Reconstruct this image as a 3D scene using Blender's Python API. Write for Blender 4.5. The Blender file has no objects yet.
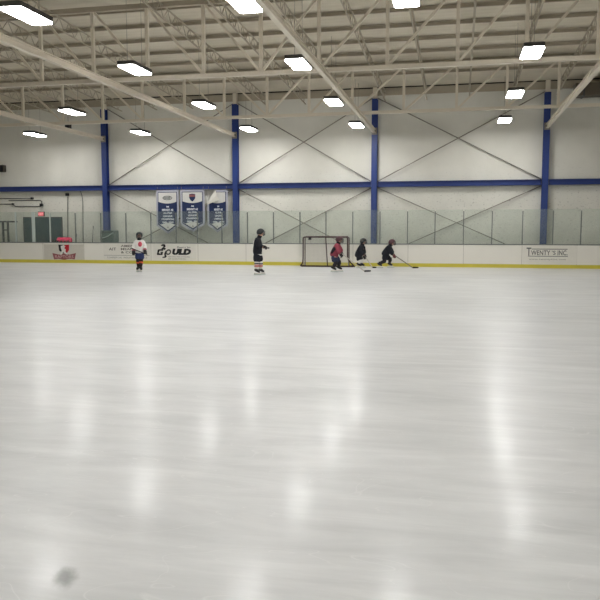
import bpy, bmesh, math, random
from mathutils import Vector, Matrix
random.seed(7)
S = bpy.context.scene
COL = S.collection
V = Vector
# ------------------------------------------------------------------ camera
FPX = 720.0
PHI = math.atan(158 / 720.0)          # camera looks a little left of the wall's normal
PIT = math.radians(5.63)
CAM = V((0, 0, 1.6))
RT = V((math.cos(PHI), math.sin(PHI), 0))
FH = V((-math.sin(PHI), math.cos(PHI), 0))
FW = FH * math.cos(PIT) - V((0, 0, 1)) * math.sin(PIT)
UP = FH * math.sin(PIT) + V((0, 0, 1)) * math.cos(PIT)
cd = bpy.data.cameras.new('camera'); cam = bpy.data.objects.new('camera', cd); COL.objects.link(cam)
cam.matrix_world = Matrix(((RT.x, UP.x, -FW.x, 0), (RT.y, UP.y, -FW.y, 0), (RT.z, UP.z, -FW.z, CAM.z), (0, 0, 0, 1)))
cd.sensor_width = 36; cd.lens = FPX / 600 * 36; cd.clip_end = 200
S.camera = cam

def ray(px, py):
    return FW + RT * ((px - 300) / FPX) + UP * ((300 - py) / FPX)
def onY(px, py, Y):
    d = ray(px, py); return CAM + d * (Y / d.y)
def onZ(px, py, Z):
    d = ray(px, py); return CAM + d * ((Z - CAM.z) / d.z)

# ------------------------------------------------------------------ materials
def srgb(r, g, b):
    f = lambda c: (c / 255 / 12.92) if c / 255 <= .04045 else ((c / 255 + .055) / 1.055) ** 2.4
    return (f(r), f(g), f(b), 1)
MATS = {}
def mat(name, rgb, rough=.6, metal=0.0, var=.06, scale=6.0, bump=0.0, spec=.4):
    if name in MATS: return MATS[name]
    m = bpy.data.materials.new(name); m.use_nodes = True
    nt = m.node_tree; b = nt.nodes['Principled BSDF']
    b.inputs['Roughness'].default_value = rough; b.inputs['Metallic'].default_value = metal
    b.inputs['Specular IOR Level'].default_value = spec
    c = srgb(*rgb)
    tc = nt.nodes.new('ShaderNodeTexCoord'); n = nt.nodes.new('ShaderNodeTexNoise')
    n.inputs['Scale'].default_value = scale; n.inputs['Detail'].default_value = 4
    nt.links.new(tc.outputs['Object'], n.inputs['Vector'])
    mx = nt.nodes.new('ShaderNodeMix'); mx.data_type = 'RGBA'
    mx.inputs['A'].default_value = tuple(x * (1 - var) for x in c[:3]) + (1,)
    mx.inputs['B'].default_value = tuple(min(1, x * (1 + var)) for x in c[:3]) + (1,)
    nt.links.new(n.outputs['Fac'], mx.inputs['Factor']); nt.links.new(mx.outputs['Result'], b.inputs['Base Color'])
    if bump:
        bp = nt.nodes.new('ShaderNodeBump'); bp.inputs['Strength'].default_value = bump; bp.inputs['Distance'].default_value = .02
        nt.links.new(n.outputs['Fac'], bp.inputs['Height']); nt.links.new(bp.outputs['Normal'], b.inputs['Normal'])
    MATS[name] = m; return m

def emis(name, rgb, strength):
    m = bpy.data.materials.new(name); m.use_nodes = True; nt = m.node_tree
    nt.nodes.remove(nt.nodes['Principled BSDF'])
    e = nt.nodes.new('ShaderNodeEmission'); e.inputs['Color'].default_value = srgb(*rgb); e.inputs['Strength'].default_value = strength
    nt.links.new(e.outputs[0], nt.nodes['Material Output'].inputs['Surface']); return m

def glass_mat():
    m = bpy.data.materials.new('rink_glass'); m.use_nodes = True; nt = m.node_tree
    nt.nodes.remove(nt.nodes['Principled BSDF'])
    t = nt.nodes.new('ShaderNodeBsdfTransparent'); t.inputs['Color'].default_value = (.955, .975, .96, 1)
    g = nt.nodes.new('ShaderNodeBsdfGlossy'); g.inputs['Roughness'].default_value = .08; g.inputs['Color'].default_value = (.9, 1, .95, 1)
    d = nt.nodes.new('ShaderNodeBsdfDiffuse'); d.inputs['Color'].default_value = (.6, .67, .63, 1)
    fr = nt.nodes.new('ShaderNodeFresnel'); fr.inputs['IOR'].default_value = 1.35
    n = nt.nodes.new('ShaderNodeTexNoise'); n.inputs['Scale'].default_value = 2.5
    tc = nt.nodes.new('ShaderNodeTexCoord'); nt.links.new(tc.outputs['Object'], n.inputs['Vector'])
    mp = nt.nodes.new('ShaderNodeMapRange'); mp.inputs['To Min'].default_value = .04; mp.inputs['To Max'].default_value = .10
    nt.links.new(n.outputs['Fac'], mp.inputs['Value'])
    a = nt.nodes.new('ShaderNodeMixShader'); nt.links.new(fr.outputs[0], a.inputs[0]); nt.links.new(t.outputs[0], a.inputs[1]); nt.links.new(g.outputs[0], a.inputs[2])
    c = nt.nodes.new('ShaderNodeMixShader'); nt.links.new(mp.outputs[0], c.inputs[0]); nt.links.new(a.outputs[0], c.inputs[1]); nt.links.new(d.outputs[0], c.inputs[2])
    nt.links.new(c.outputs[0], nt.nodes['Material Output'].inputs['Surface']); return m

def ice_mat():
    m = bpy.data.materials.new('rink_ice'); m.use_nodes = True; nt = m.node_tree; N = nt.nodes; L = nt.links
    b = N['Principled BSDF']
    tc = N.new('ShaderNodeTexCoord')
    def noise(sc, scale, det=6, dist=0., rot=0):
        mp = N.new('ShaderNodeMapping'); mp.inputs['Scale'].default_value = sc; mp.inputs['Rotation'].default_value = (0, 0, rot)
        L.new(tc.outputs['Object'], mp.inputs['Vector'])
        n = N.new('ShaderNodeTexNoise'); n.inputs['Scale'].default_value = scale; n.inputs['Detail'].default_value = det
        n.inputs['Distortion'].default_value = dist; n.inputs['Roughness'].default_value = .62
        L.new(mp.outputs[0], n.inputs['Vector']); return n
    big = noise((1, 1, 1), .35, 8, .6)
    st1 = noise((.45, 2.2, 1), .9, 8, .9, .12)
    st2 = noise((.6, 2.6, 1), 1.5, 6, 1.2, -.35)
    fine = noise((1, 2.2, 1), 14, 5)
    def math_(op, a, bb):
        k = N.new('ShaderNodeMath'); k.operation = op
        for i, x in enumerate((a, bb)):
            if isinstance(x, (int, float)): k.inputs[i].default_value = x
            else: L.new(x, k.inputs[i])
        return k.outputs[0]
    f = math_('ADD', math_('MULTIPLY', big.outputs['Fac'], .35), math_('ADD', math_('MULTIPLY', st1.outputs['Fac'], .4), math_('MULTIPLY', st2.outputs['Fac'], .25)))
    cr = N.new('ShaderNodeValToRGB'); L.new(f, cr.inputs[0])
    cr.color_ramp.elements[0].position = .39; cr.color_ramp.elements[0].color = (.54, .55, .555, 1)
    cr.color_ramp.elements[1].position = .62; cr.color_ramp.elements[1].color = (.74, .75, .755, 1)
    # skate cuts: thin pale arcs
    wv = noise((.6, 1.6, 1), .8, 2, 2.5, .5)
    ab = math_('ABSOLUTE', math_('SUBTRACT', wv.outputs['Fac'], .5), 0)
    cut = N.new('ShaderNodeMapRange'); cut.inputs['From Min'].default_value = 0; cut.inputs['From Max'].default_value = .004
    cut.inputs['To Min'].default_value = .5; cut.inputs['To Max'].default_value = 0; L.new(ab, cut.inputs['Value'])
    mx = N.new('ShaderNodeMix'); mx.data_type = 'RGBA'; L.new(cut.outputs[0], mx.inputs['Factor']); L.new(cr.outputs[0], mx.inputs['A']); mx.inputs['B'].default_value = (.75, .755, .76, 1)
    # one grey scuffed mark near the viewer (rotated ellipse)
    c0 = onZ(65, 577, 0)
    mp = N.new('ShaderNodeMapping'); mp.vector_type = 'TEXTURE'; mp.inputs['Location'].default_value = (c0.x, c0.y, 0)
    mp.inputs['Rotation'].default_value = (0, 0, 2.04); mp.inputs['Scale'].default_value = (.115, .058, 1)
    L.new(tc.outputs['Object'], mp.inputs['Vector'])
    nd = N.new('ShaderNodeTexNoise'); nd.inputs['Scale'].default_value = 1.3; L.new(mp.outputs[0], nd.inputs['Vector'])
    ln = N.new('ShaderNodeVectorMath'); ln.operation = 'LENGTH'; L.new(mp.outputs[0], ln.inputs[0])
    rr = math_('ADD', ln.outputs['Value'], math_('MULTIPLY', math_('SUBTRACT', nd.outputs['Fac'], .5), .7))
    mr = N.new('ShaderNodeMapRange'); mr.interpolation_type = 'SMOOTHSTEP'; mr.inputs['From Min'].default_value = .25; mr.inputs['From Max'].default_value = 1.25
    mr.inputs['To Min'].default_value = .75; mr.inputs['To Max'].default_value = 0; L.new(rr, mr.inputs['Value'])
    mx2 = N.new('ShaderNodeMix'); mx2.data_type = 'RGBA'; L.new(mr.outputs[0], mx2.inputs['Factor']); L.new(mx.outputs['Result'], mx2.inputs['A']); mx2.inputs['B'].default_value = (.15, .16, .15, 1)
    L.new(mx2.outputs['Result'], b.inputs['Base Color'])
    ro = N.new('ShaderNodeMapRange'); ro.inputs['To Min'].default_value = .3; ro.inputs['To Max'].default_value = .42
    ro.inputs['From Min'].default_value = .35; ro.inputs['From Max'].default_value = .68
    L.new(f, ro.inputs['Value']); L.new(ro.outputs[0], b.inputs['Roughness'])
    b.inputs['IOR'].default_value = 1.31; b.inputs['Coat Weight'].default_value = .16; b.inputs['Coat Roughness'].default_value = .15; b.inputs['Coat IOR'].default_value = 1.31
    bp = N.new('ShaderNodeBump'); bp.inputs['Strength'].default_value = .16; bp.inputs['Distance'].default_value = .006
    L.new(math_('ADD', fine.outputs['Fac'], math_('MULTIPLY', f, 1.5)), bp.inputs['Height']); L.new(bp.outputs[0], b.inputs['Normal'])
    return m

def wall_mat():
    m = bpy.data.materials.new('white_wall_panel'); m.use_nodes = True; nt = m.node_tree; N = nt.nodes; L = nt.links
    b = N['Principled BSDF']; b.inputs['Roughness'].default_value = .55
    tc = N.new('ShaderNodeTexCoord')
    n = N.new('ShaderNodeTexNoise'); n.inputs['Scale'].default_value = .5; n.inputs['Detail'].default_value = 6; L.new(tc.outputs['Object'], n.inputs['Vector'])
    cr = N.new('ShaderNodeValToRGB'); cr.color_ramp.elements[0].position = .3; cr.color_ramp.elements[0].color = srgb(214, 212, 202)
    cr.color_ramp.elements[1].position = .7; cr.color_ramp.elements[1].color = srgb(228, 226, 217); L.new(n.outputs['Fac'], cr.inputs[0])
    # puck scuffs: small dark specks, dense only low on the wall
    v = N.new('ShaderNodeTexNoise'); v.inputs['Scale'].default_value = 11; v.inputs['Detail'].default_value = 3
    mp = N.new('ShaderNodeMapping'); mp.inputs['Scale'].default_value = (1, 1, 1.4); L.new(tc.outputs['Object'], mp.inputs['Vector']); L.new(mp.outputs[0], v.inputs['Vector'])
    th = N.new('ShaderNodeMapRange'); th.inputs['From Min'].default_value = .61; th.inputs['From Max'].default_value = .68; th.inputs['To Max'].default_value = .42; L.new(v.outputs['Fac'], th.inputs['Value'])
    sx = N.new('ShaderNodeSeparateXYZ'); L.new(tc.outputs['Object'], sx.inputs[0])
    zf = N.new('ShaderNodeMapRange'); zf.inputs['From Min'].default_value = 4.6; zf.inputs['From Max'].default_value = 2.8; L.new(sx.outputs['Z'], zf.inputs['Value'])
    mu = N.new('ShaderNodeMath'); mu.operation = 'MULTIPLY'; L.new(th.outputs[0], mu.inputs[0]); L.new(zf.outputs[0], mu.inputs[1])
    mx = N.new('ShaderNodeMix'); mx.data_type = 'RGBA'; L.new(mu.outputs[0], mx.inputs['Factor']); L.new(cr.outputs[0], mx.inputs['A']); mx.inputs['B'].default_value = srgb(120, 116, 108)
    L.new(mx.outputs['Result'], b.inputs['Base Color'])
    n2 = N.new('ShaderNodeTexNoise'); n2.inputs['Scale'].default_value = 2.2; n2.inputs['Detail'].default_value = 3; L.new(tc.outputs['Object'], n2.inputs['Vector'])
    w = N.new('ShaderNodeTexWave'); w.bands_direction = 'X'; w.inputs['Scale'].default_value = .26; w.inputs['Distortion'].default_value = .3; L.new(tc.outputs['Object'], w.inputs['Vector'])
    ad = N.new('ShaderNodeMath'); ad.operation = 'ADD'; L.new(n2.outputs['Fac'], ad.inputs[0]); L.new(w.outputs['Fac'], ad.inputs[1])
    bp = N.new('ShaderNodeBump'); bp.inputs['Strength'].default_value = .35; bp.inputs['Distance'].default_value = .05; L.new(ad.outputs[0], bp.inputs['Height']); L.new(bp.outputs[0], b.inputs['Normal'])
    return m

def deck_mat():
    m = mat('roof_deck', (216, 207, 188), .7, var=.1, scale=1.2)
    nt = m.node_tree; b = nt.nodes['Principled BSDF']
    tc = nt.nodes.new('ShaderNodeTexCoord'); w = nt.nodes.new('ShaderNodeTexWave'); w.bands_direction = 'Y'; w.inputs['Scale'].default_value = 1.1
    nt.links.new(tc.outputs['Object'], w.inputs['Vector'])
    bp = nt.nodes.new('ShaderNodeBump'); bp.inputs['Strength'].default_value = .15; bp.inputs['Distance'].default_value = .03
    nt.links.new(w.outputs['Fac'], bp.inputs['Height']); nt.links.new(bp.outputs[0], b.inputs['Normal']); return m

M_ICE = ice_mat(); M_WALL = wall_mat(); M_GLASS = glass_mat(); M_DECK = deck_mat()
M_STEEL = mat('beige_steel', (222, 213, 196), .5, var=.05)
M_STEEL2 = mat('beige_steel_joist', (176, 166, 147), .6, var=.06)
M_BLUE = mat('blue_steel', (40, 60, 122), .45, var=.1, scale=2)
M_ROD = mat('grey_rod', (140, 134, 124), .5, var=.1)
M_BOARD = mat('white_board_plastic', (232, 229, 220), .35, var=.03, scale=1.5)
M_YEL = mat('yellow_kickplate', (206, 194, 74), .4, var=.1, scale=3)
M_CAP = mat('grey_cap_rail', (120, 124, 122), .5)
M_SEAM = mat('board_seam', (176, 172, 162), .6)
M_DK = mat('dark_metal', (70, 72, 72), .5)
M_POST = mat('grey_post', (116, 120, 116), .5)
M_ALU = mat('pale_aluminium', (196, 206, 202), .4, metal=.2)
M_BLK = mat('black_plastic', (26, 26, 28), .5)
M_BLKF = mat('black_fabric', (24, 26, 32), .85, var=.25, scale=12, bump=.3)
M_WHT = mat('white_vinyl', (222, 220, 214), .6, var=.03)
M_GREY = mat('grey_print', (140, 138, 132), .6)
M_GOALP = mat('dark_red_pipe', (72, 54, 52), .45, var=.2)
M_NET = mat('net_cord', (190, 186, 178), .8)
M_HOUS = mat('lamp_housing', (70, 68, 66), .5)
M_DIFF = emis('lamp_diffuser', (253, 252, 250), 36.0)

# ------------------------------------------------------------------ object helpers
ORG = {}
def tag(o, label, cat, group=None):
    o['label'] = label; o['category'] = cat
    if group: o['group'] = group
    return o
def thing(name, loc, label, cat, group=None):
    o = bpy.data.objects.new(name, None); COL.objects.link(o); o.location = loc; o.empty_display_size = .2
    ORG[o.name] = V(loc); return tag(o, label, cat, group)
def link(name, me, m, parent, world_org):
    o = bpy.data.objects.new(name, me); COL.objects.link(o)
    if m: me.materials.clear(); me.materials.append(m)
    if parent: o.parent = parent; ORG[o.name] = ORG[parent.name]
    else: o.location = world_org; ORG[o.name] = V(world_org)
    return o
class MB:
    def __init__(s): s.v = []; s.f = []; s.smooth = False
    def box(s, lo, hi):
        b = len(s.v)
        for z in (lo[2], hi[2]):
            s.v += [V((lo[0], lo[1], z)), V((hi[0], lo[1], z)), V((hi[0], hi[1], z)), V((lo[0], hi[1], z))]
        s.f += [tuple(b + i for i in q) for q in ((3, 2, 1, 0), (4, 5, 6, 7), (0, 1, 5, 4), (1, 2, 6, 5), (2, 3, 7, 6), (3, 0, 4, 7))]; return s
    def cb(s, c, sz): return s.box([c[i] - sz[i] / 2 for i in range(3)], [c[i] + sz[i] / 2 for i in range(3)])
    def beam(s, p, q, w, h, up=V((0, 0, 1))):
        p, q = V(p), V(q); d = (q - p).normalized()
        if abs(d.dot(up)) > .99: up = V((0, 1, 0))
        a = d.cross(up).normalized(); u = a.cross(d).normalized(); b = len(s.v)
        for e in (p, q):
            s.v += [e - a * w / 2 - u * h / 2, e + a * w / 2 - u * h / 2, e + a * w / 2 + u * h / 2, e - a * w / 2 + u * h / 2]
        s.f += [tuple(b + i for i in t) for t in ((3, 2, 1, 0), (4, 5, 6, 7), (0, 1, 5, 4), (1, 2, 6, 5), (2, 3, 7, 6), (3, 0, 4, 7))]; return s
    def ibeam(s, p, q, w, h, t=.02):
        p, q = V(p), V(q); d = (q - p).normalized(); up = V((0, 0, 1))
        a = d.cross(up)
        if a.length < .1: up = V((0, -1, 0)); a = d.cross(up)
        a.normalize(); u = a.cross(d).normalized()
        s.beam(p + u * (h / 2 - t / 2), q + u * (h / 2 - t / 2), w, t, u); s.beam(p - u * (h / 2 - t / 2), q - u * (h / 2 - t / 2), w, t, u)
        s.beam(p, q, t, h - 2 * t + .002, u); return s
    def tube(s, pts, r, n=8, squash=1.0):
        pts = [V(p) for p in pts]; k = len(pts); rs = r if isinstance(r, (list, tuple)) else [r] * k
        s.smooth = True; b = len(s.v); a = None
        for i, p in enumerate(pts):
            d = (pts[min(i + 1, k - 1)] - pts[max(i - 1, 0)]).normalized()
            if a is None:
                ref = V((0, 0, 1)) if abs(d.z) < .9 else V((0, 1, 0)); a = d.cross(ref).normalized()
            else:
                a = (a - d * a.dot(d)).normalized()
            c = d.cross(a)
            for j in range(n):
                t = 2 * math.pi * j / n; s.v.append(p + (a * math.cos(t) + c * math.sin(t) * squash) * rs[i])
        for i in range(k - 1):
            for j in range(n):
                j2 = (j + 1) % n; s.f.append((b + i * n + j, b + i * n + j2, b + (i + 1) * n + j2, b + (i + 1) * n + j))
        s.f.append(tuple(b + j for j in reversed(range(n)))); s.f.append(tuple(b + (k - 1) * n + j for j in range(n))); return s
    def ell(s, c, ax, n=14, m=9):
        """ellipsoid; ax = three axis vectors"""
        s.smooth = True; b = len(s.v); c = V(c)
        for i in range(m + 1):
            th = math.pi * i / m
            for j in range(n):
                ph = 2 * math.pi * j / n
                s.v.append(c + ax[0] * (math.sin(th) * math.cos(ph)) + ax[1] * (math.sin(th) * math.sin(ph)) + ax[2] * math.cos(th))
        for i in range(m):
            for j in range(n):
                j2 = (j + 1) % n; s.f.append((b + i * n + j, b + (i + 1) * n + j, b + (i + 1) * n + j2, b + i * n + j2))
        return s
    def prism(s, outline, y0, y1):
        """outline of (x,z) extruded between y0 and y1"""
        b = len(s.v); n = len(outline)
        for y in (y0, y1):
            for (x, z) in outline: s.v.append(V((x, y, z)))
        s.f.append(tuple(b + i for i in range(n))); s.f.append(tuple(b + n + i for i in reversed(range(n))))
        for i in range(n):
            j = (i + 1) % n; s.f.append((b + i, b + n + i, b + n + j, b + j))
        return s
    def build(s, name, m, parent=None, bevel=0):
        xs = [v.x for v in s.v]; ys = [v.y for v in s.v]; zs = [v.z for v in s.v]
        org = ORG[parent.name] if parent else V(((min(xs) + max(xs)) / 2, (min(ys) + max(ys)) / 2, min(zs)))
        me = bpy.data.meshes.new(name); me.from_pydata([v - org for v in s.v], [], s.f); me.update()
        bm = bmesh.new(); bm.from_mesh(me); bmesh.ops.remove_doubles(bm, verts=bm.verts, dist=1e-5)
        bmesh.ops.recalc_face_normals(bm, faces=bm.faces)
        if bevel: bmesh.ops.bevel(bm, geom=bm.edges[:], offset=bevel, segments=2, affect='EDGES')
        bm.to_mesh(me); bm.free()
        if s.smooth: me.shade_smooth()
        return link(name, me, m, parent, org)
def struct(o): o['kind'] = 'structure'; return o

def textmesh(body, width, height, bold=0.0, shear=0.0):
    c = bpy.data.curves.new('t', 'FONT'); c.body = body; c.size = 1; c.extrude = .01; c.offset = bold; c.shear = shear; c.resolution_u = 3
    c.space_character = 1.05
    o = bpy.data.objects.new('t', c); COL.objects.link(o)
    dg = bpy.context.evaluated_depsgraph_get(); dg.update()
    me = bpy.data.meshes.new_from_object(o.evaluated_get(dg)); bpy.data.objects.remove(o); bpy.data.curves.remove(c)
    xs = [v.co.x for v in me.vertices]; ys = [v.co.y for v in me.vertices]
    x0, x1, y0, y1 = min(xs), max(xs), min(ys), max(ys)
    out = [((v.co.x - x0) / (x1 - x0) * width - width / 2, (v.co.y - y0) / (y1 - y0) * height - height / 2, v.co.z / .01) for v in me.vertices]
    fs = [tuple(p.vertices) for p in me.polygons]; bpy.data.meshes.remove(me); return out, fs
def addtext(mb, body, cx, cz, y, w, h, bold=0, shear=0, t=.003, warp=None):
    vs, fs = textmesh(body, w, h, bold, shear); b = len(mb.v)
    for (x, z, d) in vs:
        yy = y - t * (d + 1) / 2
        if warp: yy += warp(cx + x, cz + z)
        mb.v.append(V((cx + x, yy, cz + z)))
    mb.f += [tuple(b + i for i in f) for f in fs]; return mb

# ------------------------------------------------------------------ key planes
YB = onZ(300, 265.6, 0).y            # ice side face of the far boards
YW = YB + 1.9                        # back wall
XL = onY(-6, 230, YW).x; XR = 26.0; YN = -4.0
EAVE = 7.85; SLOPE = .05; YRIDGE = (YW + YN) / 2
def deckz(y): return EAVE + SLOPE * (YW - max(y, 2 * YRIDGE - y))
HB = onY(300, 243.2, YB).z           # board height
print('YB', YB, 'XL', XL, 'HB', HB)

# ------------------------------------------------------------------ shell
mb = MB(); mb.box((XL - .3, YN - .3, -.2), (XR + .3, YB + .1, 0)); fl = struct(mb.build('floor', M_ICE))
# keep the ice texture in world units
fl.data.transform(Matrix.Translation(fl.location)); fl.location = (0, 0, 0)
struct(MB().box((XL - .3, YB + .1, -.2), (XR + .3, YW + .3, 0)).build('floor', mat('rubber_floor', (70, 70, 72), .8)))
for nm, lo, hi in (('wall_back', (XL - .3, YW, 0), (XR + .3, YW + .3, EAVE + .05)), ('wall_left', (XL - .3, YN, 0), (XL, YW, 9.0)),
                   ('wall_right', (XR, YN, 0), (XR + .3, YW, 9.0)), ('wall_front', (XL - .3, YN - .3, 0), (XR + .3, YN, EAVE + .05))):
    o = struct(MB().box(lo, hi).build(nm, M_WALL)); o.data.transform(Matrix.Translation(o.location)); o.location = (0, 0, 0)
mb = MB(); zr = deckz(YRIDGE)
for (ya, yb) in ((YN - .3, YRIDGE), (YRIDGE, YW + .3)):
    za = EAVE if ya < YRIDGE else zr; zb = zr if ya < YRIDGE else EAVE; b = len(mb.v)
    mb.v += [V((XL - .3, ya, za)), V((XR + .3, ya, za)), V((XR + .3, yb, zb)), V((XL - .3, yb, zb)),
             V((XL - .3, ya, za + .15)), V((XR + .3, ya, za + .15)), V((XR + .3, yb, zb + .15)), V((XL - .3, yb, zb + .15))]
    mb.f += [tuple(b + i for i in q) for q in ((3, 2, 1, 0), (4, 5, 6, 7), (0, 1, 5, 4), (1, 2, 6, 5), (2, 3, 7, 6), (3, 0, 4, 7))]
struct(mb.build('ceiling', M_DECK))
# dark strip painting the shadowed wall-roof gap, and the lower edge flashing
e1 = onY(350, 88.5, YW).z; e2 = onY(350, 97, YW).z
struct(MB().box((XL, YW - .06, e1 - .05), (XR, YW - .001, e1 + .05)).build('eave_gap_shade', mat('painted_gap_shade', (52, 46, 38), .8)))
struct(MB().box((XL, YW - .035, e2), (XR, YW - .001, e1 - .06)).build('trim_2', M_STEEL2))

# ------------------------------------------------------------------ columns, wall beams, brace rods
YC = YW - .16
colx = [onY(px, 187, YC - .1).x for px in (105, 235.3, 374, 545)]
colx_all = [colx[0] - 6.6] + colx + [colx[3] + 6.6]
names = ['first', 'second', 'third', 'fourth']
zbeam = onY(300, 185.4, YC).z
ct = onY(236, 104.5, YC).z
for i, x in enumerate(colx):
    mb = MB(); mb.box((x - .125, YC - .15, 0), (x + .125, YC - .13, ct)); mb.box((x - .125, YC + .11, 0), (x + .125, YC + .13, ct)); mb.box((x - .012, YC - .14, 0), (x + .012, YC + .12, ct))
    t = thing('steel_column', (x, YC, 0), 'blue steel column against the back wall, %s column from the left%s' % (names[i], ('', ', right of the banners', ', behind the black-clad skaters', ', above the small-print sign on the right')[i]), 'column', 'blue wall columns')
    mb.build('column_shaft', M_BLUE, t)
    MB().box((x - .09, YC - .1, ct + .001), (x + .09, YC + .1, deckz(YC) - .01)).build('column_head', M_STEEL, t)
    MB().cb((x, YC - .01, .012), (.4, .34, .024)).build('base_plate', M_DK, t)
xs = [XL] + colx + [XR]
bl = ['from the left corner to the first column', 'above the three hanging banners, first to second column', 'above the hockey goal, second to third column', 'between the third and fourth columns', 'right of the fourth column']
for i in range(5):
    a = xs[i] + (.15 if i else .0); b = xs[i + 1] - (.15 if i < 4 else 0)
    mb = MB().ibeam((a, YC, zbeam), (b, YC, zbeam), .2, .24, .02)
    tag(mb.build('wall_beam', M_BLUE), 'blue horizontal steel beam ' + bl[i], 'beam', 'blue wall beams')
ztop = onY(303, 101, YC).z
for i in range(3):
    xa, xb = colx[i] + .12, colx[i + 1] - .12
    bay = ('behind the banners', 'above and behind the hockey goal', 'right of the third column')[i]
    for (za, zb, w) in ((zbeam + .12, ztop, 'upper'), (zbeam - .14, .3, 'lower')):
        for k, sgn in enumerate((1, -1)):
            p, q = (V((xa, YC + .02 + .045 * k, za)), V((xb, YC + .02 + .045 * k, zb)))
            if sgn < 0: p.x, q.x = xb, xa
            right_up = (q.z - p.z) * (q.x - p.x) > 0
            mb = MB().tube([p, q], .022, 6)
            tag(mb.build('brace_rod', M_ROD), 'thin grey %s brace rod %s, rising to the %s' % (w, bay, 'right' if right_up else 'left'), 'brace rod', 'diagonal wall braces')

# ------------------------------------------------------------------ roof frames
ZC = onY(236, 133.5, YC).z           # height of the bottom chords
depthY = lambda ratio: YW * ratio
yB = onZ(300, 114.8, ZC + .06).y; yA = onZ(300, 71.0, ZC + .06).y; yCc = yA - (yB - yA); yD = yCc - (yB - yA)
print('ZC', ZC, 'yA', yA, 'yB', yB, 'yC', yCc)
for i, x in enumerate(colx):
    t = thing('roof_girder', (x, YW, ZC), 'long beige steel girder running from the top of the %s blue column towards the viewer' % names[i], 'girder', 'main roof girders')
    MB().ibeam((x, YN + .5, ZC - .1), (x, YC - .2, ZC - .1), .13, .17, .02).build('girder_beam', M_STEEL, t)
    MB().cb((x, YC - .17, ZC - .1), (.24, .05, .3)).build('end_plate', M_ROD, t)

def truss(y, pxs, cpx, label, zb_off=.12):
    """truss parallel to the wall; pxs = picture columns of its verticals"""
    zb = ZC + .06; zt = deckz(y) - .3
    pys = 300
    X = [onY(px, 80, y).x for px in pxs]; xc = onY(cpx, 80, y).x
    step = (X[-1] - X[0]) / (len(X) - 1)
    while X[0] - step > XL + .2: X.insert(0, X[0] - step)
    while X[-1] + step < XR - 4: X.append(X[-1] + step)
    t = thing('roof_truss', ((X[0] + X[-1]) / 2, y, zb), label, 'truss', 'roof trusses parallel to the wall')
    mb = MB(); mb.beam((XL + .05, y - .05, zb), (XR - .1, y - .05, zb - .01), .02, .1); mb.beam((XL + .05, y, zb - .06), (XR - .1, y, zb - .06), .12, .02)
    mb.build('bottom_chord', M_STEEL, t)
    mb = MB(); mb.beam((XL + .05, y, zt), (XR - .1, y, zt), .14, .14); mb.build('top_chord', M_STEEL2, t)
    for i, x in enumerate(X):
        MB().beam((x, y, zb), (x, y, zt), .095, .095).build('vertical', M_STEEL, t)
        if i + 1 < len(X):
            x2 = X[i + 1]
            if (x + x2) / 2 < xc: p, q = (x, y + .02, zt), (x2, y + .02, zb)
            else: p, q = (x, y + .02, zb), (x2, y + .02, zt)
            MB().beam(p, q, .07, .07).build('diagonal', M_STEEL, t)
    return X
XA = truss(yA, [42, 94, 148, 204, 261, 319, 387, 457], 262, 'beige steel truss crossing the roof in mid picture, second in front of the back wall')
XBt = truss(yB, [22, 62, 102, 142, 184, 224, 267, 309, 352.5, 404, 457], 267, 'beige steel truss crossing the roof nearest the back wall')
XC_ = truss(yCc, [-10, 70, 150, 232, 314, 400], 240, 'beige steel truss at the top left edge of the photo, nearest the viewer')

# purlins parallel to the wall
k = 0
y = YW - 2.6
while y > 6:
    z = deckz(y)
    mb = MB(); mb.beam((XL + .02, y, z - .075), (XR - .02, y, z - .075), .012, .1); mb.beam((XL + .02, y - .02, z - .13), (XR - .02, y - .02, z - .13), .055, .015)
    mb.beam((XL + .02, y + .04, z - .03), (XR - .02, y + .04, z - .03), .09, .015)
    tag(mb.build('roof_purlin', M_STEEL2), 'slim beige roof purlin under the roof deck, running parallel to the back wall', 'purlin', 'roof purlins')
    y -= 1.46; k += 1
# open-web joists, square to the wall
step = (XA[-1] - XA[0]) / (len(XA) - 1)
jx = XA[0] - step * 1
for i in range(-1, len(XA)):
    x = XA[0] + i * step + .45
    if x < XL + .4 or x > 17: continue
    if min(abs(x - c) for c in colx) < .3: continue
    t = thing('open_web_joist', (x, YW - 1, deckz(YW) - .7), 'thin open-web steel joist under the roof deck, running away towards the back wall', 'joist', 'open web joists')
    y0, y1 = max(YRIDGE - 4, 9), (YW - .4 if x < onY(574, 97, YW - .6).x - .3 else YW - 1.2)
    mb = MB(); mb2 = MB(); mb3 = MB()
    for (ya, yb) in ((y0, YRIDGE), (YRIDGE, y1)):
        mb.beam((x, ya, deckz(ya) - .32), (x, yb, deckz(yb) - .32), .05, .03)
        mb2.beam((x, ya, deckz(ya) - .68), (x, yb, deckz(yb) - .68), .05, .03)
    yy = y0; up = True
    while yy + .3 < y1:
        a = (x, yy, deckz(yy) - (.68 if up else .32)); b = (x, yy + .3, deckz(yy + .3) - (.32 if up else .68))
        mb3.beam(a, b, .018, .018); yy += .3; up = not up
    mb.build('top_chord', M_STEEL2, t); mb2.build('bottom_chord', M_STEEL2, t); mb3.build('web', M_STEEL2, t)

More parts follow.
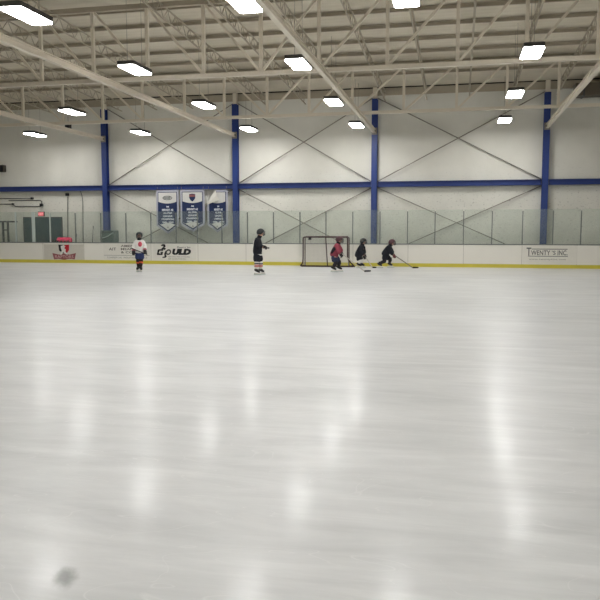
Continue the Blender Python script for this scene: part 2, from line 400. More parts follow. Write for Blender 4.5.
# ------------------------------------------------------------------ ceiling lights
HL = 5.88
rows = {
 'row nearest the back wall': [(35, 135), (140.5, 133), (249, 129.5), (356.5, 125.5), (504.5, 120.5)],
 'second row from the back wall': [(72, 112.5), (204, 105.5), (333.5, 102.5), (515, 94.5)],
 'third row from the back wall': [(135, 70), (298.5, 64.5), (532, 53)],
 'row along the photo\'s top edge': [(27, 16), (243, 3), (405, -3)],
}
def lamp(p, label, group):
    """a slim high bay lamp, long side square to the wall"""
    x, y, z = p; t = thing('ceiling_light', (x, y, z), label, 'ceiling light', group)
    L_, W_ = 1.22, .5
    mb = MB(); n = 5; out = []
    for (cx, cy, a0) in ((W_ / 2 - .08, L_ / 2 - .08, 0), (-W_ / 2 + .08, L_ / 2 - .08, 90), (-W_ / 2 + .08, -L_ / 2 + .08, 180), (W_ / 2 - .08, -L_ / 2 + .08, 270)):
        for j in range(n): a = math.radians(a0 + 90 * j / (n - 1)); out.append((x + cx + .08 * math.cos(a), y + cy + .08 * math.sin(a)))
    def slab(o, z0, z1):
        m_ = MB(); N_ = len(o); m_.v = [V((a, b, z0)) for a, b in o] + [V((a, b, z1)) for a, b in o]
        m_.f = [tuple(reversed(range(N_))), tuple(range(N_, 2 * N_))] + [(i, (i + 1) % N_, N_ + (i + 1) % N_, N_ + i) for i in range(N_)]; return m_
    slab(out, z + .015, z + .115).build('housing', M_HOUS, t)
    slab([(x + (a - x) * .94, y + (b - y) * .975) for a, b in out], z - .015, z + .013).build('diffuser', M_DIFF, t)
    top = deckz(y) - .3
    for s in (-1, 1):
        MB().tube([(x, y + s * .45, z + .115), (x, y + s * .45, top)], .006, 5).build('hanging_wire', M_ROD, t)
    MB().cb((x, y, z + .145), (.16, .3, .059)).build('driver_box', M_HOUS, t)
ordn = ['leftmost', 'second from left', 'third from left', 'fourth from left', 'rightmost']
lastY = []
for rn, pts in rows.items():
    P = [onZ(px, py, HL) for px, py in pts]; ym = sum(p.y for p in P) / len(P); lastY.append(ym)
    for i, p in enumerate(P):
        o = 'rightmost' if i == len(P) - 1 else ordn[i]
        lamp((p.x, p.y, HL), 'rectangular LED ceiling light, %s in the %s' % (o, rn), 'hanging ceiling lights')
print('light rows', lastY)
dy = (lastY[0] - lastY[3]) / 3
for r, y in enumerate((lastY[3] - dy, lastY[3] - 2 * dy)):  # unseen lamp rows added to brighten the near ice
    for x in (-9.5, -3.0, 3.4, 10.0):
        lamp((x, y, HL), 'unseen rectangular LED ceiling light added to brighten the near ice', 'added unseen lights')
for y in lastY:  # more unseen lamps added on the right for their light
    for x in (16.5, 22.5):
        if x == 16.5 and y in lastY[:1]: pass
        lamp((x, y, HL), 'unseen rectangular LED ceiling light added beyond the right edge of the view', 'added unseen lights')

# ------------------------------------------------------------------ boards
t = thing('dasher_board', (0, YB, 0), 'long white rink board with yellow kickplate and advertising along the back wall', 'rink boards')
MB().box((XL + .01, YB, .0), (XR - .01, YB + .09, HB - .04)).build('board_panel', M_BOARD, t)
zy = onY(300, 262.1, YB).z
MB().box((XL + .01, YB - .012, .005), (XR - .01, YB - .001, zy)).build('kickplate', M_YEL, t)
MB().box((XL + .01, YB - .012, HB - .04), (XR - .01, YB + .16, HB)).build('cap_rail', M_CAP, t)
for px in (43, 84, 151, 198, 246, 353, 408, 463.5, 522, 577):
    x = onY(px, 250, YB).x; MB().box((x - .008, YB - .002, zy), (x + .008, YB - .0003, HB - .04)).build('panel_seam', M_SEAM, t)
def bx(px): return onY(px, 253, YB).x
def bz(px, py): return onY(px, py, YB).z
def rect(mb, x0, y0, x1, y1, off, th=.002):
    cx = (x0 + x1) / 2; mb.box((bx(x0), YB - off - th, bz(cx, y1)), (bx(x1), YB - off, bz(cx, y0))); return mb
def txt(mb, body, x0, y0, x1, y1, off, bold=0, shear=0):
    cx, cy = (x0 + x1) / 2, (y0 + y1) / 2
    addtext(mb, body, bx(cx), bz(cx, cy), YB - off, bx(x1) - bx(x0), bz(cx, y0) - bz(cx, y1), bold, shear, .002); return mb
def poly(mb, pts, off, th=.002):
    mb.prism([(bx(a), bz(a, b)) for a, b in pts], YB - off - th, YB - off); return mb
M_RED = mat('red_print', (190, 30, 44), .6); M_DKR = mat('dark_red_print', (140, 84, 86), .6); M_INK = mat('black_print', (34, 34, 36), .6)
M_ADG = mat('pale_grey_vinyl', (205, 201, 190), .5, var=.08, scale=9)
# club crest
ad = rect(MB(), 44, 244.4, 84.4, 261, .0015).build('advert_panel', M_ADG, t); ad['label'] = 'pale grey advert with red and black club crest'
poly(MB(), [(58.6, 244.6), (64, 245), (63.8, 254), (62, 252.4), (59.2, 250.6)], .0045).build('crest', M_INK, ad)
poly(MB(), [(64, 245), (69.4, 244.6), (69.2, 250), (67.5, 252.4), (65.4, 254.2), (63.8, 252)], .0045).build('crest', M_RED, ad)
poly(MB(), [(61, 246), (64, 245), (65.6, 246.4), (64.4, 248.2), (66, 249.4), (65.6, 251.4), (68, 254.6), (66, 254.4), (63.4, 251.8), (61.6, 254.8), (60, 254.6), (62, 250.6), (61.2, 248.4)], .0075).build('crest_figure', M_WHT, ad)
poly(MB(), [(52.4, 253), (59, 254.6), (64, 253.4), (69.6, 254.6), (76, 253), (74.6, 259.4), (69, 258.8), (64, 260), (59, 258.8), (54, 259.4)], .0055).build('crest_ribbon', M_DKR, ad)
m_ = MB(); txt(m_, 'RAPTORS', 55, 255.2, 73.4, 258.2, .0085, .01); m_.build('lettering', mat('ribbon_print', (205, 165, 165), .6), ad)
# A.I.T. advert
ad = rect(MB(), 103.5, 244.2, 150.5, 260, .0015).build('advert_panel', mat('ad_white_vinyl', (227, 224, 215), .5), t)
m_ = MB(); txt(m_, 'AIT', 109, 247.6, 116.2, 250.4, .0045, .02); txt(m_, 'AMER', 121, 244.9, 133.5, 247.1, .0045, .02); txt(m_, 'MEAD', 121, 248, 133.5, 250.2, .0045, .02)
txt(m_, '& CO.', 121, 251.2, 134, 253.4, .0045, .02); m_.build('lettering', mat('dim_print', (98, 94, 88), .6), ad)
m_ = MB(); rect(m_, 104, 255.2, 149.5, 255.6, .0045); txt(m_, 'COMMERCIAL  INDUSTRIAL  SERVICE', 107, 256.8, 147, 258.4, .0045); m_.build('small_lettering', M_GREY, ad)
# GOULD advert
ad = rect(MB(), 153, 244.2, 196, 260.4, .0015).build('advert_panel', MATS['ad_white_vinyl'], t)
m_ = MB(); poly(m_, [(158.6,249.2),(163.6,249.2),(163.2,250.8),(159.6,250.8),(158.9,253.4),(161,253.4),(161.2,252.6),(160.2,252.6),(160.5,251.7),(163.2,251.7),(162.4,255),(157.2,255),(156.8,254.2),(157.8,250)], .0045); txt(m_, 'ULD', 172.2, 248.8, 191, 255, .0045, .085, .2); m_.build('lettering', M_INK, ad)
m_ = MB(); txt(m_, 'O', 165.6, 249.2, 171.2, 255, .0045, .05, .2); txt(m_, 'Desert Inc', 177.4, 246.4, 190.6, 248.1, .0045, .01); m_.build('lettering', mat('mid_print', (84, 82, 78), .6), ad)
m_ = MB()
poly(m_, [(161, 245.2), (163, 244), (165.4, 244.4), (165.8, 246.6), (164.6, 247.6), (166.2, 248.4), (164.8, 250.2), (163.2, 249), (162.2, 249.8), (161.4, 248.6), (163.4, 247), (163.4, 245.8), (162, 246.2)], .0075)
poly(m_, [(164.2, 254), (165.6, 250.6), (166.2, 252), (166, 254.6), (166.8, 256.4), (165.4, 257.8), (162.6, 258), (162.4, 257), (164.6, 256.4)], .0075)
m_.build('swoosh_figure', M_INK, ad)
m_ = MB(); txt(m_, 'HEATING AND COOLING', 168, 256, 189.6, 257.5, .0045); txt(m_, 'AIR CONDITIONING', 168, 258.3, 186, 259.6, .0045); m_.build('small_lettering', M_GREY, ad)
# TWENTY advert
ad = rect(MB(), 522.8, 245.6, 577, 264, .0015).build('advert_panel', MATS['ad_white_vinyl'], t)
M_INK2 = mat('slate_print', (92, 94, 92), .6)
m_ = MB(); txt(m_, 'T', 526.4, 247.6, 531.2, 255.6, .0045, .01); txt(m_, 'WENTY', 531, 250.4, 550.2, 255.2, .0045, .015); txt(m_, "'S", 551.8, 250.6, 555.6, 254.8, .0045, .01); txt(m_, 'INC.', 557.6, 250.4, 567.6, 255.4, .0045, .015)
rect(m_, 531.6, 248.8, 567.4, 249.5, .0045); rect(m_, 528, 256, 568, 256.6, .0045); m_.build('lettering', M_INK2, ad)
m_ = MB(); txt(m_, 'www.twentysinc.com', 529, 258.6, 566, 260.4, .0045, .01); m_.build('small_lettering', M_GREY, ad)

# ------------------------------------------------------------------ glass and its posts
YG = YB + .07
posts = [16, 33.6, 50.2, 75.6, 101, 126, 151, 176, 197.5, 222, 247.5, 273.5, 300, 326, 352.8, 380, 407.5, 435, 463.5, 492, 522.5, 553, 581, 612]
zg = onY(300, 210.5, YG).z
gt = thing('rink_glass_screen', (0, YG, HB), 'long screen of clear rink glass panes with upright posts standing on the white boards', 'glass screen')
for i, px in enumerate(posts):
    x = onY(px, 228, YG).x; thick = px in (16, 33.6, 50.2)
    w = {33.6: .15, 16: .06, 50.2: .05}.get(px, .04)
    mb = MB().box((x - w / 2, YG - .03, HB), (x + w / 2, YG + .03, zg - (.06 if px not in (16, 33.6) else 0)))
    o = mb.build('post', M_ALU if thick else M_POST, gt)
    if thick: o['label'] = 'pale aluminium post'
    if i + 1 < len(posts):
        x2 = onY(posts[i + 1], 228, YG).x; w2 = {33.6: .15, 16: .06, 50.2: .05}.get(posts[i + 1], .04)
        MB().box((x + w / 2 + .003, YG - .006, HB + .004), (x2 - w2 / 2 - .003, YG + .006, zg)).build('glass_pane', M_GLASS, gt)
x = onY(16, 228, YG).x
MB().box((XL + .02, YG - .006, HB + .004), (x - .035, YG + .006, zg)).build('glass_pane', M_GLASS, gt)

# ------------------------------------------------------------------ things on and by the back wall
def wx(px, py=215, y=None): return onY(px, py, y or YW).x
def wz(px, py, y=None): return onY(px, py, y or YW).z
# double door
x0, x1, zt = wx(24.5), wx(61.5), wz(42, 218)
M_TEAL = mat('dark_teal_door', (38, 64, 70), .5)
fr = MB(); fr.box((x0 - .05, YW - .06, 0), (x0, YW - .001, zt + .05)); fr.box((x1, YW - .06, 0), (x1 + .05, YW - .001, zt + .05)); fr.box((x0, YW - .06, zt), (x1, YW - .001, zt + .05))
xm = (x0 + x1) / 2
d = MB(); d.box((x0, YW - .05, .01), (xm - .005, YW - .002, zt)); d.box((xm + .005, YW - .05, .01), (x1, YW - .002, zt))
do = struct(d.build('door_1', M_TEAL)); fr.build('door_frame', M_DK, do)
for s in (-1, 1):
    MB().box((xm + s * .08 - .015, YW - .09, .95), (xm + s * .08 + .015, YW - .0505, 1.15)).build('door_handle', M_DK, do)
# exit sign
xe, ze = wx(42), wz(42, 214)
t = thing('exit_sign', (xe, YW - .05, ze - .14), 'small red lit exit sign on the wall above the dark double door', 'sign')
MB().box((xe - .17, YW - .09, ze - .12), (xe + .17, YW - .001, ze + .12)).build('sign_housing', M_DK, t)
MB().box((xe - .15, YW - .094, ze - .1), (xe + .15, YW - .0905, ze + .09)).build('sign_face', emis('exit_face', (196, 72, 82), .75), t)
m_ = MB(); addtext(m_, 'EXIT', xe, ze, YW - .096, .24, .12, .02); m_.build('lettering', emis('exit_letters', (240, 150, 150), 1.1), t)
# conduits
def pipe(pts, label, r=.022, m=M_DK):
    P = [V((wx(a, b), YW - r, wz(a, b))) for a, b in pts]
    tag(MB().tube(P, r, 6).build('conduit', m), label, 'pipe', 'pipes on the back wall')
pipe([(-3, 198.6), (32, 198.6)], 'topmost grey horizontal pipe on the wall left of the exit sign')
pipe([(9, 200.6), (40.5, 200.4), (42, 201.5), (42, 203.5)], 'grey pipe bending down into the switch box above the exit sign')
pipe([(-3, 204.4), (12, 204), (16, 206.4), (41, 206.4)], 'lowest grey horizontal pipe on the wall, ending at the box above the exit sign')
pipe([(68, 196.6), (68, 248)], 'straight thin vertical pipe dropping from a small box right of the exit sign', .018)
pipe([(80, 190), (82, 195), (83, 202), (83.4, 248)], 'curved thin cable dropping down the wall left of the first blue column', .015)
for (px, py, s, lb) in ((33, 198.4, .1, 'small dark junction box at the end of the top pipe'), (42.3, 205, .13, 'small dark switch box right above the exit sign'), (68, 194.6, .13, 'small dark box under the blue beam on top of the vertical pipe'), (14, 204, .07, 'tiny dark junction box on the lowest wall pipe')):
    x, z = wx(px, py), wz(px, py)
    t = thing('junction_box', (x, YW - .1, z - s / 2), lb, 'electrical box')
    MB().box((x - s / 2, YW - .13, z - s / 2), (x + s / 2, YW - .0005, z + s / 2)).build('box_body', M_DK, t, .008)
    MB().box((x - s / 2 - .006, YW - .138, z - s / 2 - .006), (x + s / 2 + .006, YW - .131, z + s / 2 + .006)).build('box_cover', M_BLK, t)
# loudspeakers
def speaker(c, w, h, lb, dn=.25):
    x, y, z = c
    t = thing('loudspeaker', (x, y, z), lb, 'loudspeaker')
    MB().box((x - w / 2, y - dn / 2, z), (x + w / 2, y + dn / 2, z + h)).build('cabinet', mat('brown_black', (58, 52, 46), .6), t, .012)
    MB().box((x - w * .42, y - dn / 2 - .012, z + h * .08), (x + w * .42, y - dn / 2 - .001, z + h * .92)).build('grille', M_BLK, t)
    return t
p = onY(68.3, 128.5, YW - 1.2); t = speaker(p, .22, .25, 'small dark box loudspeaker hanging under the roof left of the first column')
MB().tube([(p.x, p.y, p.z + .25), (p.x, p.y, deckz(p.y) - .05)], .012, 6).build('hanging_rod', M_ROD, t)
p = onY(2.2, 172, YW - .22); t = speaker(p, .3, .34, 'dark loudspeaker high in the left corner of the photo')
MB().box((p.x - .04, p.y + .126, p.z + .1), (p.x + .04, YW - .001, p.z + .2)).build('wall_bracket', M_DK, t)
# duct by the right edge
p = onY(574, 97, YW - .6)
t = thing('air_duct', (p.x + 2, YW - .6, p.z), 'dark ventilation duct under the eave at the right edge', 'duct')
M_DUCT = mat('dark_duct', (96, 88, 76), .6)
MB().box((p.x, YW - .95, p.z), (p.x + 5, YW - .3, p.z + .5)).build('duct_body', M_DUCT, t)
for k in range(3): MB().box((p.x + .8 + k * 1.4, YW - .3, p.z + .2), (p.x + .86 + k * 1.4, YW - .0005, p.z + .26)).build('wall_bracket', M_DK, t)
for k in range(4): MB().box((p.x + .3 + k * 1.4, YW - .98, p.z - .03), (p.x + .36 + k * 1.4, YW - .27, p.z + .53)).build('flange', M_DK, t)

# metal frame (left edge), leaning sticks, equipment case, pink bag
YF = YW - .7
def fx(px, y=YF): return onY(px, 235, y).x
def fz(px, py, y=YF): return onY(px, py, y).z
t = thing('metal_stand', (fx(8), YF, 0), 'dark metal stand behind the glass at the left edge', 'stand')
zt = fz(8, 221)
MB().box((fx(2.4), YF - .3, zt - .07), (fx(14.5), YF + .3, zt)).build('shelf', M_DK, t)
for px in (3.4, 8.3): 
    MB().box((fx(px) - .035, YF - .04, 0), (fx(px) + .035, YF + .04, zt - .071)).build('leg', M_DK, t)
MB().box((fx(3.4) + .036, YF - .03, fz(3, 230) - .03), (fx(8.3) - .036, YF + .03, fz(3, 230) + .03)).build('crossbar', M_DK, t)
# equipment case
M_CASE = mat('grey_green_case', (104, 118, 114), .6)
x0, x1 = fx(104.5), fx(118); zt = fz(110, 230.5)
t = thing('equipment_case', ((x0 + x1) / 2, YF - .2, 0), 'tall grey-green equipment case with a pale curved band in front of the first blue column', 'case')
MB().box((x0, YF - .45, .05), (x1, YF + .1, zt)).build('case_body', M_CASE, t, .03)
m_ = MB(); pts = []
for k in range(9):
    u = k / 8; pts.append(V((x0 + .06 + (x1 - x0 - .1) * u, YF - .462, zt - .36 + .26 * u * u)))
m_.tube(pts, .028, 6); m_.build('curved_band', M_ALU, t)
MB().box((x0 + .02, YF - .47, zt - .1), (x1 - .02, YF - .452, zt - .06)).build('lid_seam', M_DK, t)
for s in (x0 + .1, x1 - .1): MB().cb((s, YF - .2, .025), (.08, .3, .05)).build('foot', M_BLK, t)
# pink bag on a dark bench
YP = YB + .75
x0, x1 = fx(57.5, YP), fx(71.2, YP); zb = fz(64, 243.5, YP); ztp = fz(64, 237.2, YP)
t = thing('players_bench', ((x0 + x1) / 2, YP, 0), 'low dark bench behind the boards under the pink bag', 'bench')
MB().box((fx(50, YP), YP - .2, zb - .05), (x1 + .1, YP + .2, zb)).build('bench_top', M_DK, t)
for px in (52, 69): MB().box((fx(px, YP) - .03, YP - .15, 0), (fx(px, YP) + .03, YP + .15, zb - .051)).build('leg', M_DK, t)
M_PINK = mat('neon_pink_fabric', (255, 22, 96), .7, var=.1, scale=14)
t = thing('sports_bag', ((x0 + x1) / 2, YP, zb), 'neon pink and black sports bag just above the boards near the double door', 'bag')
m_ = MB(); L_ = x1 - x0; h = (ztp - zb) / 2
m_.tube([V((x0 + L_ * u, YP, zb + h + .002)) for u in (0, .04, .15, .3, .5, .7, .85, .96, 1)], [h * .6, h * .9, h, h * .93, h * .99, h * .93, h, h * .9, h * .6], 14)
m_.build('bag_body', M_PINK, t)
m_ = MB()
for u in (.12, .36, .62, .86): m_.ell((x0 + L_ * u, YP - h * .86, zb + h * (.62 + .12 * math.sin(u * 9))), (V((.05, 0, .02)), V((0, .03, 0)), V((0, 0, .05))), 8, 6)
m_.build('black_patches', M_BLK, t)
m_ = MB(); m_.tube([V((x0 + L_ * (.25 + .5 * u), YP, zb + 2 * h - .012 + .05 * math.sin(math.pi * u))) for u in [k / 8 for k in range(9)]], .012, 6); m_.build('strap', M_BLK, t)
t2 = thing('equipment_bag', (fx(54.6, YP), YP, zb), 'small black bag beside the pink bag behind the boards', 'bag')
m_ = MB(); m_.tube([V((fx(52, YP) + (fx(57, YP) - fx(52, YP)) * u, YP + .02, zb + .085)) for u in (0, .1, .5, .9, 1)], [.05, .08, .085, .08, .05], 12); m_.build('bag_body', M_BLKF, t2)
m_ = MB(); m_.tube([V((fx(54.6, YP) + .06 * math.cos(a), YP + .02, zb + .165 + .03 * math.sin(a))) for a in [math.pi * k / 6 for k in range(7)]], .008, 6); m_.build('handle', M_BLK, t2)

def stick(grip, heel, tip, m_shaft, m_blade, label, group=None, w=.03):
    """hockey stick: shaft from grip to heel, blade heel to tip"""
    grip, heel, tip = V(grip), V(heel), V(tip)
    t = thing('hockey_stick', (heel.x, heel.y, min(heel.z, tip.z) - .03), label, 'hockey stick', group)
    MB().beam(grip, heel, w * .75, w).build('shaft', m_shaft, t)
    d = (tip - heel).normalized(); m_ = MB(); b = []
    L_ = (tip - heel).length; up = V((0, 0, 1)); sd = d.cross(up).normalized()
    for k in range(6):
        u = k / 5; c = heel + d * L_ * u + sd * .018 * math.sin(u * math.pi / 2) ** 2; hh = .036 * (1 - .25 * u * u)
        b.append((c - up * hh * .8, c + up * hh))
    for k in range(5):
        n = len(m_.v)
        for (lo, hi) in (b[k], b[k + 1]):
            m_.v += [lo - sd * .006, lo + sd * .006, hi + sd * .005, hi - sd * .005]
        m_.f += [tuple(n + i for i in q) for q in ((0, 1, 5, 4), (1, 2, 6, 5), (2, 3, 7, 6), (3, 0, 4, 7))]
        if k == 0: m_.f.append((n + 3, n + 2, n + 1, n))
        if k == 4: m_.f.append((n + 4, n + 5, n + 6, n + 7))
    m_.build('blade', m_blade, t)
    MB().beam(grip, grip + (heel - grip).normalized() * .12, w * .95, w * 1.15).build('grip_tape', M_BLK, t)
    return t
M_SHAFT = mat('grey_stick_shaft', (120, 112, 100), .5); M_SHW = mat('pale_stick_shaft', (196, 190, 180), .5)
a = V((fx(93.2, YW - .12), YW - .08, fz(93, 226, YW - .12))); b = V((fx(91.2, YW - .4), YW - .45, .05)); stick(a, b, b + V((-.26, -.05, 0)), M_DK, M_BLK, 'dark hockey stick leaning on the wall between the pink bag and the first column')
a = V((fx(76.2, YW - .12), YW - .08, fz(76, 234, YW - .12))); b = V((fx(74.6, YW - .4), YW - .45, .05)); stick(a, b, b + V((-.26, -.05, 0)), M_DK, M_BLK, 'dark hockey stick leaning on the wall just right of the pink bag')

# ------------------------------------------------------------------ banners
M_NAVY = mat('navy_banner_cloth', (34, 48, 88), .75, var=.12, scale=8)
M_BWH = mat('white_banner_cloth', (214, 212, 208), .75, var=.04, scale=8)
M_LAV = mat('pale_grey_banner_border', (176, 176, 188), .75, var=.05, scale=8)
M_LET = mat('banner_lettering', (222, 226, 232), .7)
def banner(pxl, pxr, pyt, pyb, pytip, label, emblem, ph, fold=False):
    Yb = YC - .22
    X0, X1 = onY(pxl, 190, Yb).x, onY(pxr, 190, Yb).x; Z1 = onY(pxl, pyt, Yb).z; Z0 = onY(pxl, pyb, Yb).z; ZT = onY((pxl + pxr) / 2, pytip, Yb).z
    W = X1 - X0; H = Z1 - Z0; H2 = Z0 - ZT
    xm = (X0 + X1) / 2
    t = thing('banner', (xm, Yb, ZT), label, 'banner', 'championship banners under the blue beam')
    def warp(x, z):
        u = (x - X0) / W; w_ = (Z1 - z) / (H + H2)
        return -.04 * w_ * math.sin(u * 7 + ph) - .02 * math.sin(u * 13 + ph * 2) * w_
    def sheet(inset, off, zt_in, name, m, topcut=None, botcut=None, th=.004):
        """pentagon cloth, bottom point; u in columns"""
        mb = MB(); nu, nv = 20, 22; idx = {}
        def bot(u):  # lower edge
            x_ = X0 + inset + (W - 2 * inset) * u
            zz = Z0 - H2 * (1 - abs(x_ - xm) / (W / 2)) + inset * 1.25
            return max(zz, botcut(x_)) if botcut else zz
        def top(u):
            x_ = X0 + inset + (W - 2 * inset) * u
            zt_ = topcut(x_) if topcut else Z1 - zt_in
            if fold: zt_ = min(zt_, Z1 - zt_in * .6 - max(0, 1 - (x_ - X0) / (W * .42)) * H * .42)
            return max(zt_, bot(u) + .01)
        for s_ in (0, 1):
            for i in range(nu + 1):
                u = i / nu; x_ = X0 + inset + (W - 2 * inset) * u
                for j in range(nv + 1):
                    v = j / nv; z_ = top(u) + (bot(u) - top(u)) * v
                    idx[(s_, i, j)] = len(mb.v); mb.v.append(V((x_, Yb - off + warp(x_, z_) - th * s_, z_)))
        for i in range(nu):
            for j in range(nv):
                for s_ in (0, 1): mb.f.append((idx[s_, i, j], idx[s_, i + 1, j], idx[s_, i + 1, j + 1], idx[s_, i, j + 1]))
        for i in range(nu):
            for j in (0, nv): mb.f.append((idx[0, i, j], idx[0, i + 1, j], idx[1, i + 1, j], idx[1, i, j]))
        for j in range(nv):
            for i in (0, nu): mb.f.append((idx[0, i, j], idx[0, i, j + 1], idx[1, i, j + 1], idx[1, i, j]))
        return mb.build(name, m, t)
    sheet(0, 0, 0, 'cloth_edge', M_LAV)
    sheet(.085, .006, .085, 'navy_field', M_NAVY)
    ins = .115
    ar = lambda x_: Z1 - H * .30 - .13 * (1 - ((x_ - xm) / (W / 2)) ** 2)
    sheet(ins, .012, .115, 'white_crown', M_BWH, botcut=ar)
    cut = lambda x_: Z0 + .05 - H2 * .0 - .10 * (((x_ - xm) / (W / 2)) ** 2) + .03
    sheet(.14, .012, 0, 'white_tip', M_BWH, topcut=lambda x_: max(Z0 + .12 - .22 * ((x_ - xm) / (W / 2)) ** 2, Z0 - H2 * (1 - abs(x_ - xm) / (W / 2)) + .14 * 1.25 + .005))
    zz = Z1 - H * .47
    m_ = MB()
    for k, (s_, ww, hh) in enumerate((('98', .14, .075), ('MIDGET AE', .56, .1), ('ALL STAR', .44, .085), ('LEAGUE', .46, .085), ('CHAMPIONS', .62, .085), ('2008 - 2009', .56, .08))):
        addtext(m_, s_, xm + (.04 if fold else 0), zz - k * H * .088, Yb - .012, ww * (.75 if fold and k < 5 else 1), hh, .045, 0, .004, warp)
    m_.build('lettering', M_LET, t)
    m_ = MB(); ce = (xm, Z1 - H * .22)
    if emblem == 'oval':
        for k in range(28):
            a = 2 * math.pi * k / 28; a2 = 2 * math.pi * (k + 1) / 28
            p = [ce[0] + .23 * math.cos(a), ce[1] + .085 * math.sin(a)]; q = [ce[0] + .23 * math.cos(a2), ce[1] + .085 * math.sin(a2)]
            m_.beam((p[0], Yb - .02 + warp(*p), p[1]), (q[0], Yb - .02 + warp(*q), q[1]), .006, .03, V((0, 0, 1)))
        addtext(m_, 'HOCKEY', ce[0], ce[1], Yb - .018, .36, .1, .06, 0, .004, warp); m_.build('emblem', M_INK2, t)
    elif emblem == 'shield':
        sh = [(-.15, .16), (0, .18), (.15, .16), (.15, -.02), (.09, -.12), (0, -.19), (-.09, -.12), (-.15, -.02)]
        y_ = Yb - .022 + warp(*ce); m_.prism([(ce[0] + a, ce[1] + b) for a, b in sh], y_ - .006, y_); m_.build('emblem', M_NAVY, t)
        MB().box((ce[0] - .14, y_ - .012, ce[1] + .03), (ce[0] + .14, y_ - .0065, ce[1] + .14)).build('emblem_band', M_DKR, t)
    m_ = MB(); addtext(m_, 'A', xm, Z0 + .0 - H2 * .22, Yb - .018, .14, .1, .02, 0, .004, warp); m_.build('tip_emblem', M_GREY, t)
    if fold:  # upper left corner folded over the front
        P = [V((X0 - .02, Yb - .06, Z1 - H * .42)), V((X0 + W * .42, Yb - .03, Z1 - .0)), V((X0 + W * .5, Yb - .10, Z1 - H * .16)), V((X0 + W * .62, Yb - .09, Z1 - H * .29)), V((X0 + W * .22, Yb - .1, Z1 - H * .37))]
        m_ = MB(); n = len(P); m_.v = P + [p + V((0, -.005, 0)) for p in P]
        m_.f = [(0, 1, 2), (0, 2, 3), (0, 3, 4), (n, n + 1, n + 2), (n, n + 2, n + 3), (n, n + 3, n + 4)] + [(i, (i + 1) % n, n + (i + 1) % n, n + i) for i in range(n)]
        m_.build('folded_corner', mat('banner_back_cloth', (226, 222, 214), .8), t)
    for xx in (X0 + .06, X1 - .06):
        MB().tube([(xx, Yb, Z1 - .01), (xx, Yb, zbeam + .0)], .008, 6).build('hanging_cord', M_ROD, t)
banner(156.2, 178.6, 190.3, 225.5, 234, 'navy and white pointed banner with an oval emblem, leftmost of the three', 'oval', .4)
banner(180.2, 204.4, 190, 224.5, 232, 'navy and white pointed banner with a red and navy shield emblem, middle of the three', 'shield', 2.1)
banner(207.2, 227.6, 190, 225, 232.5, 'navy and white pointed banner with its corner folded over, nearest the second blue column', 'none', 3.6, True)

# ------------------------------------------------------------------ goal
gp = onZ(327, 267.0, 0); yb_ = gp.y
sG = (gp - CAM).dot(FW); pm = sG / FPX    # metres per pixel at the goal
xc = onY(325.2, 250, yb_).x; Hg = onY(326, 236.6, yb_).z
t = thing('hockey_goal', (xc, yb_, 0), 'dark-framed hockey goal with pale netting standing in front of the back boards', 'goal')
hw = 22.0 * pm / RT.x; bw_l = xc - onY(300.3, 266, yb_).x; bw_r = onY(354.2, 266, yb_).x - xc; dep = .38
m_ = MB(); yf = yb_ + dep
m_.tube([(xc - hw, yf, .0), (xc - hw, yf, Hg - .06), (xc - hw + .05, yf, Hg - .01), (xc + hw - .05, yf, Hg - .01), (xc + hw, yf, Hg - .06), (xc + hw, yf, .0)], .032, 8)
m_.build('front_frame', M_GOALP, t)
m_ = MB(); rp = .03
m_.tube([(xc - bw_l + .1, yb_, .28), (xc - hw - .0, yb_ + .0, .36), (xc - hw, yb_, Hg - .08), (xc - hw + .06, yb_, Hg - .02), (xc + hw - .06, yb_, Hg - .02), (xc + hw, yb_, Hg - .08), (xc + hw, yb_, .42), (xc + hw + .06, yb_, .28), (xc + bw_r, yb_, .04)][1:], rp, 8)
m_.tube([(xc - hw, yb_, .38), (xc - hw - .02, yb_, .16), (xc - bw_l, yb_, .04)], rp, 8)
m_.build('back_frame', M_GOALP, t)
m_ = MB(); m_.tube([(xc - hw, yf, .035), (xc - bw_l, yb_ + .15, .035), (xc - bw_l + .05, yb_, .035), (xc + bw_r - .05, yb_, .035), (xc + bw_r, yb_ + .15, .035), (xc + hw, yf, .035)], .034, 8); m_.build('base_frame', M_GOALP, t)
MB().tube([(xc + .02, yb_ - .0, Hg - .02), (xc + .1, yb_, .04)], .024, 8).build('centre_support', M_GOALP, t)
for s in (-1, 1): MB().tube([(xc + s * hw, yb_, Hg - .04), (xc + s * hw, yf, Hg - .04)], .024, 8).build('top_side_bar', M_GOALP, t)
m_ = MB(); g = .055
def netpanel(p00, p10, p01, p11):
    nu = int((p10 - p00).length / g); nv = int((p01 - p00).length / g)
    for i in range(1, nu):
        u = i / nu; m_.beam(p00.lerp(p10, u), p01.lerp(p11, u), .005, .005)
    for j in range(1, nv):
        v = j / nv; m_.beam(p00.lerp(p01, v), p10.lerp(p11, v), .005, .005)
A = lambda x, y, z: V((x, y, z))
netpanel(A(xc - hw, yb_, .04), A(xc + hw, yb_, .04), A(xc - hw, yb_, Hg - .03), A(xc + hw, yb_, Hg - .03))
netpanel(A(xc - hw, yb_, Hg - .03), A(xc + hw, yb_, Hg - .03), A(xc - hw, yf, Hg - .03), A(xc + hw, yf, Hg - .03))
netpanel(A(xc - hw, yb_, .04), A(xc - hw, yf, .04), A(xc - hw, yb_, Hg - .03), A(xc - hw, yf, Hg - .03))
netpanel(A(xc + hw, yb_, .04), A(xc + hw, yf, .04), A(xc + hw, yb_, Hg - .03), A(xc + hw, yf, Hg - .03))
m_.build('net', M_NET, t)
MB().box((onY(308.6, 240, yb_).x, yb_ - .05, Hg - .14), (onY(311.6, 240, yb_).x, yb_ - .032, Hg - .03)).build('net_tag', M_BLK, t)

